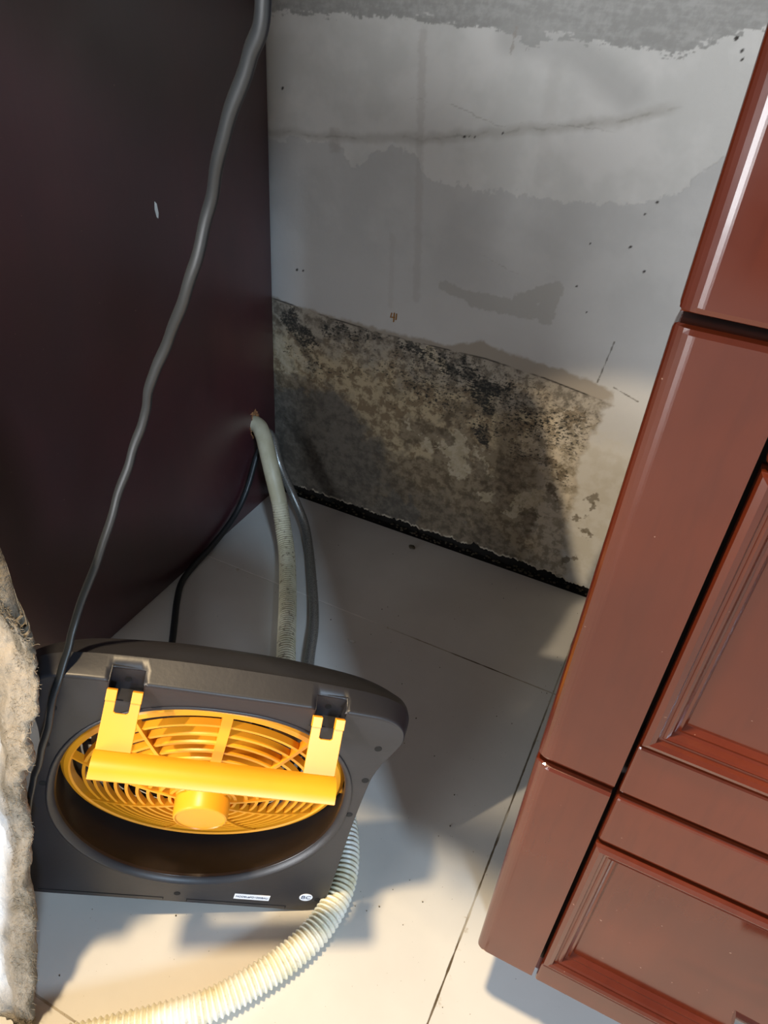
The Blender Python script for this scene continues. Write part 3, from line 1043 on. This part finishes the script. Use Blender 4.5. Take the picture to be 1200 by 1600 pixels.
# handle: grip bar with two arms hooked in the pockets
bm = bmesh.new()
sec = [(.0285, .2765), (.0330, .2795), (.0385, .2810), (.0440, .2802), (.0490, .2775), (.0525, .2738), (.0515, .2715), (.0480, .2738), (.0440, .2760), (.0385, .2768), (.0335, .2752), (.0290, .2740)]
ends = (-.0915, .0925)
cols = []
for u in (ends[0], ends[0]+.0015, ends[1]-.0015, ends[1]):
    q = 1 if u not in ends else .0
    cols.append([bm.verts.new((u, v, n)) for n, v in sec])
for a, b in zip(cols, cols[1:]):
    for j in range(len(sec)):
        j2 = (j+1) % len(sec)
        bm.faces.new((a[j], b[j], b[j2], a[j2]))
bm.faces.new(cols[0]); bm.faces.new(cols[-1][::-1])
hd = tag(link('handle', bm, YELLOW, fan, smooth='auto'), 'yellow carry handle folded outward')
for s, c in ((-1, -.0780), (1, .0790)):
    bm = bmesh.new()
    h = 0.0128
    sl = 0.0054
    # path from the bar to the pocket: (n, v)
    P0, P1 = Vector((.0300, .2775)), Vector((.0035, .3110))
    def at(uu, tt, off_):
        p = P0 + (P1-P0)*tt
        nrm = Vector((P1.y-P0.y, -(P1.x-P0.x))).normalized()
        p = p + nrm*off_
        return (uu, p.y, p.x)
    outline = [(-h, 0), (h, 0), (h, .86), (h+.0004, .86), (h+.0004, 1.04), (sl, 1.04), (sl, .66), (-sl, .66), (-sl, 1.04), (-h-.0004, 1.04), (-h-.0004, .86), (-h, .86)]
    outline = [(-h, 0), (h, 0), (h, 1.04), (sl, 1.04), (sl, .68), (sl*.7, .655), (-sl*.7, .655), (-sl, .68), (-sl, 1.04), (-h, 1.04)]
    plate_with_holes(bm, outline, [], lambda a, b, t: at(c+a, b, t), -0.0011, 0.0011)
    for q in (-1, 1):   # raised hook ends
        L0 = [( (sl if q > 0 else -h-.0003), .86), ((h+.0003 if q > 0 else -sl), .86), ((h+.0003 if q > 0 else -sl), 1.06), ((sl if q > 0 else -h-.0003), 1.06)]
        plate_with_holes(bm, L0, [], lambda a, b, t: at(c+a, b, t), -0.0030, 0.0024)
    link('handle_arm', bm, YELLOW, hd, bevel=0.0004)

# screws round the plate
for u, v in ((.130, .2793), (.1318, .2340), (.1320, .1805), (-.1285, .2799), (-.1318, .2340), (-.1320, .1805), (.1412, .0240), (-.1412, .0240), (0, .0160)):
    bm = bmesh.new()
    tube(bm, [Vector((u, v, -0.0004)), Vector((u, v, 0.0003))], 0.0032, 16)
    link('screw_hole', bm, BLACKHOLE, fan)
# base slot lines
bm = bmesh.new()
for u0, u1 in ((.0105, .112), (-.13, -.012)):
    box(bm, u0, u1, .0058, .0066, 0.0, .0003)
box(bm, .0105, .0113, .0020, .0064, 0, .0003)
box(bm, .1115, .1123, .0020, .0064, 0, .0003)
box(bm, -.0128, -.0120, .0030, .0066, 0, .0003)
link('base_seam', bm, BLACKHOLE, fan)


def text_mesh(name, body, size, M, mat, parent, squeeze=1.0):
    cu = bpy.data.curves.new(name, 'FONT')
    cu.body = body
    cu.size = size
    cu.extrude = 0.00008
    cu.align_x = 'CENTER'
    cu.align_y = 'CENTER'
    tmp = bpy.data.objects.new(name, cu)
    COL.objects.link(tmp)
    bpy.context.view_layer.update()
    me = bpy.data.meshes.new_from_object(tmp)
    bpy.data.objects.remove(tmp)
    me.transform(M @ Matrix.Diagonal((squeeze, 1, 1, 1)))
    me.name = name
    me.materials.clear()
    me.materials.append(mat)
    o = bpy.data.objects.new(name, me)
    COL.objects.link(o)
    o.parent = parent
    return o


bm = bmesh.new()
box(bm, .0562, .0922, .0148, .0245, 0.0, .0004)
ml = tag(link('model_label', bm, STICKER, fan), 'white model number sticker')
text_mesh('label_text', 'MODEL#FD10008AU', 0.0047, Matrix.Translation((.0742, .0196, .00055)), INK, ml, 0.78)
bm = bmesh.new()
tube(bm, [Vector((.1285, .0272, 0)), Vector((.1285, .0272, .0004))], 0.0068, 40)
rs = tag(link('round_sticker', bm, STICKER, fan), 'round white sticker')
text_mesh('sticker_text', 'BC', 0.0085, Matrix.Translation((.1285, .0272, .00055)), INK, rs)

# ------------------------------------------------------------------ hoses and cables
def ribbed(bm, pts, r, pitch, depth, n_seg=18, s0=0.0, s1=1e9):
    """tube with ribs spaced evenly along its length"""
    L = [0.0]
    for a, b in zip(pts, pts[1:]):
        L.append(L[-1]+(b-a).length)
    tot = L[-1]
    res = []
    s = 0.0
    j = 0
    while s < tot:
        while j < len(L)-2 and L[j+1] < s:
            j += 1
        f = (s-L[j])/max(1e-9, L[j+1]-L[j])
        res.append((s, pts[j].lerp(pts[j+1], f)))
        s += pitch/6
    P = [p for _, p in res]
    tube(bm, P, lambda t: r - (depth*(0.5-0.5*math.cos(min(1, max(0, ((t*(len(P)-1)) % 6)/6))*2*math.pi)) if s0 <= t*tot <= s1 else depth*0.3), n_seg)


bm = bmesh.new()
pts = cr([(-.70, .892, .168), (-.66, .894, .170), (-.625, .895, .170), (-.605, .884, .162), (-.585, .867, .140), (-.566, .853, .108), (-.548, .842, .068), (-.528, .822, .034), (-.502, .790, .016), (-.466, .735, .0130), (-.430, .676, .0128), (-.396, .618, .0128), (-.372, .577, .0128), (-.345, .52, .0128), (-.31, .46, .0128)], 10)
ribbed(bm, pts, 0.0138, 0.0045, 0.0009, 18, 0.215, 9)
dh = link('drain_hose', bm, HOSE, None, smooth=True)
tag(dh, 'cream drain hose running from the torn hole across the tiles, dirty at its end', 'hose')

bm = bmesh.new()
pts = cr([(-.290, .490, .0154), (-.248, .468, .0154), (-.212, .438, .0154), (-.188, .408, .0154), (-.171, .378, .0154), (-.1615, .345, .0154), (-.1625, .308, .0154), (-.174, .272, .0154), (-.192, .238, .0154), (-.217, .202, .0154), (-.248, .172, .0154), (-.283, .142, .0154), (-.325, .108, .0154), (-.37, .075, .0154), (-.45, .05, .0154)], 10)
ribbed(bm, pts, 0.0152, 0.0052, 0.0026, 24)
tag(link('corrugated_hose', bm, CORR, None, smooth=True), 'milky corrugated plastic hose curving from under the fan along the tiles', 'hose')

bm = bmesh.new()
pts = cr([(-.66, .905, .158), (-.628, .907, .155), (-.600, .903, .150), (-.575, .885, .115), (-.548, .884, .060), (-.515, .868, .022), (-.478, .822, .0075), (-.440, .766, .0072), (-.405, .712, .0072), (-.381, .670, .0072), (-.362, .628, .0072), (-.345, .592, .0072), (-.325, .55, .0072), (-.30, .50, .0072)], 10)
tube(bm, pts, 0.0074, 14)
tag(link('braided_hose', bm, BRAID, None, smooth=True), 'thin steel braided water hose beside the cream hose on the tiles', 'hose')

bm = bmesh.new()
pts = cr([(-.66, .902, .150), (-.622, .902, .144), (-.6205, .880, .105), (-.6205, .850, .060), (-.6205, .810, .030), (-.6205, .750, .012), (-.6195, .700, .0068), (-.612, .658, .0060), (-.590, .618, .0060), (-.563, .578, .0060), (-.540, .543, .0060), (-.51, .49, .0060), (-.46, .42, .0060)], 10)
tube(bm, pts, 0.0050, 12)
tag(link('power_cable', bm, CORDM, None, smooth=True), 'black cable along the foot of the dark left panel, going behind the fan', 'cable')

bm = bmesh.new()
pts = cr([(-.150, .31, .8922), (-.158, .280, .8925), (-.165, .262, .872), (-.174, .270, .83), (-.182, .277, .787), (-.194, .282, .766), (-.213, .289, .735), (-.230, .298, .703), (-.246, .299, .663), (-.273, .308, .621), (-.294, .311, .586), (-.304, .313, .559), (-.317, .309, .528), (-.329, .299, .488), (-.3416, .2827, .4408), (-.3500, .2640, .4025), (-.3470, .2450, .380), (-.3450, .2235, .3535), (-.3515, .2097, .3128), (-.363, .2047, .2788), (-.371, .200, .253), (-.385, .192, .20)], 8)
for k, p in enumerate(pts):
    p += Vector((noise.noise(Vector((k*.21, 0, 1))), 0, 0))*0.0015
tube(bm, pts, lambda s: 0.0042-0.0008*s, 14, True, 0.66)
wc = link('hanging_cord', bm, CORDM, None, smooth=True)
tag(wc, 'flat black cord hanging down in front of the dark left panel to the fan', 'cord')

# ------------------------------------------------------------------ insulation mat, front left
edge = [(.0, (-.352, .114, 0.0)), (.10, (-.3535, .130, .048)), (.25, (-.3560, .150, .105)), (.40, (-.3590, .164, .160)), (.55, (-.3625, .180, .218)), (.70, (-.3560, .188, .280)), (.82, (-.3460, .200, .345)), (.92, (-.3400, .213, .402)), (.97, (-.343, .218, .428)), (1.0, (-.349, .222, .440))]
bm = bmesh.new()
NT_, NS = 150, 90
Ep = cr([e[1] for e in edge], 20)


def ept(t):
    f = t*(len(Ep)-1)
    i = min(int(f), len(Ep)-2)
    return Ep[i].lerp(Ep[i+1], f-i)


F, B = [], []
for i in range(NT_+1):
    t = i/NT_
    e = ept(t)
    rf, rb = [], []
    for j in range(NS+1):
        s = j/NS
        x = e.x - 0.25*s
        top = max(0, (t-0.80)/0.20)
        z = e.z + top*min(s, .40)*0.62
        y = e.y + 0.10*s*t*0.6 + 0.02*s
        rag = 0.006*noise.noise(Vector((t*26, s*9, 1.3)))+0.004*noise.noise(Vector((t*70, s*22, 5.1)))
        lump = 0.010*noise.noise(Vector((t*9, s*7, 2.3)))+0.005*noise.noise(Vector((t*34, s*26, 8.1)))+0.0022*noise.noise(Vector((t*110, s*85, 8.1)))
        endj = max(0.0, 1-s*18)
        big = (0.010*max(0, noise.noise(Vector((t*30, 4.4, 0))))+0.004*noise.noise(Vector((t*85, 2.2, 0))))*endj*(0.25 if t < 0.55 else 1.0)
        rx = big + (rag*0.35)*endj
        rz = rag*1.2*top
        th = 0.005+0.007*min(1, s*14)**0.5
        rf.append(bm.verts.new((x+rx, y-lump*0.8-th*0.5, max(0.0005, z+rz))))
        rb.append(bm.verts.new((x+rx-0.001, y-lump*0.3+th*0.5, max(0.0005, z+rz))))
    F.append(rf); B.append(rb)
for i in range(NT_):
    for j in range(NS):
        bm.faces.new((F[i][j], F[i+1][j], F[i+1][j+1], F[i][j+1]))
        bm.faces.new((B[i][j], B[i][j+1], B[i+1][j+1], B[i+1][j]))
    bm.faces.new((F[i][0], B[i][0], B[i+1][0], F[i+1][0]))
    bm.faces.new((F[i][NS], F[i+1][NS], B[i+1][NS], B[i][NS]))
for j in range(NS):
    bm.faces.new((F[0][j], F[0][j+1], B[0][j+1], B[0][j]))
    bm.faces.new((F[NT_][j], B[NT_][j], B[NT_][j+1], F[NT_][j+1]))
mat_pts = [(v.co.copy()) for i in range(0, NT_, 1) for v in F[i][:7]]
top_pts = [v.co.copy() for v in F[NT_][:60]]
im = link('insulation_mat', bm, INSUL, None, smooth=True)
tag(im, 'matted off-white fibre mat leaning at the left edge before the fan', 'insulation mat')
bm = bmesh.new()
random.seed(12)
for k in range(1500):
    p = random.choice(mat_pts if random.random() < 0.8 else top_pts)
    d = Vector((random.uniform(.0, 1), random.uniform(-.6, .3), random.uniform(-.5, .8))).normalized()
    ln = random.uniform(.002, .006)
    q = p + d*ln + Vector((0, 0, random.uniform(-.001, .001)))
    mid = (p+q)/2 + Vector((random.uniform(-1, 1), random.uniform(-1, 1), random.uniform(-1, 1)))*0.0008
    tube(bm, [p-d*.001, mid, q], 0.00016, 3, False)
tag(link('loose_fibres', bm, INSUL, im), kind='stuff')

# ------------------------------------------------------------------ crumbs on the floor
def crumb(name, loc, r, mat, label, cat, seed):
    bm = bmesh.new()
    bmesh.ops.create_icosphere(bm, subdivisions=2, radius=1)
    for v in bm.verts:
        n = 1+0.35*noise.noise(v.co*1.7+Vector((seed, 0, 0)))
        v.co = Vector((v.co.x*r[0]*n, v.co.y*r[1]*n, v.co.z*r[2]*n+r[2]*0.9))
    o = link(name, bm, mat, None, smooth=True)
    o.location = loc
    return tag(o, label, cat)


crumb('dark_crumb', (-.336, .927, 0), (.0062, .0045, .0022), CRUMB, 'dark oval crumb on the tiles close to the mouldy wall', 'crumb', 1)
crumb('plaster_chip', (-.324, .683, 0), (.0055, .0032, .0012), CHIP, 'tiny white plaster chip on the tiles behind the fan', 'chip', 5)
bm = bmesh.new()
random.seed(31)
spots = [(-.081, .386), (-.103, .401), (-.087, .481), (-.145, .365), (-.12, .36), (-.09, .355), (-.13, .35), (-.04, .73), (-.045, .742), (-.033, .738), (-.047, .728), (-.21, .83), (-.19, .70), (-.14, .56), (-.255, .70), (-.08, .47)]
for k in range(70):
    spots.append((random.uniform(-.55, -.02), random.uniform(.15, .93)))
for x, y in spots:
    r_ = random.uniform(.0004, .0011)
    mtx = Matrix.Translation((x, y, r_*.5)) @ Matrix.Diagonal((1, random.uniform(.6, 1.3), .6, 1))
    bmesh.ops.create_icosphere(bm, subdivisions=1, radius=r_, matrix=mtx)
tag(link('floor_grit', bm, CRUMB), 'scattered dark specks of grit on the floor tiles', 'grit', kind='stuff')
# mouldering debris lying in the gap under the plaster
bm = bmesh.new()
random.seed(77)
for k in range(150):
    x = random.uniform(-.61, -.02)
    r_ = random.uniform(.0008, .0026)
    mtx = Matrix.Translation((x, YW-random.uniform(-.012, .000), r_*.45)) @ Matrix.Diagonal((1.3, 1, .7, 1))
    bmesh.ops.create_icosphere(bm, subdivisions=1, radius=r_, matrix=mtx)
tag(link('wall_debris', bm, CRUMB), 'dark crumbled plaster bits along the foot of the mouldy wall', 'debris', kind='stuff')
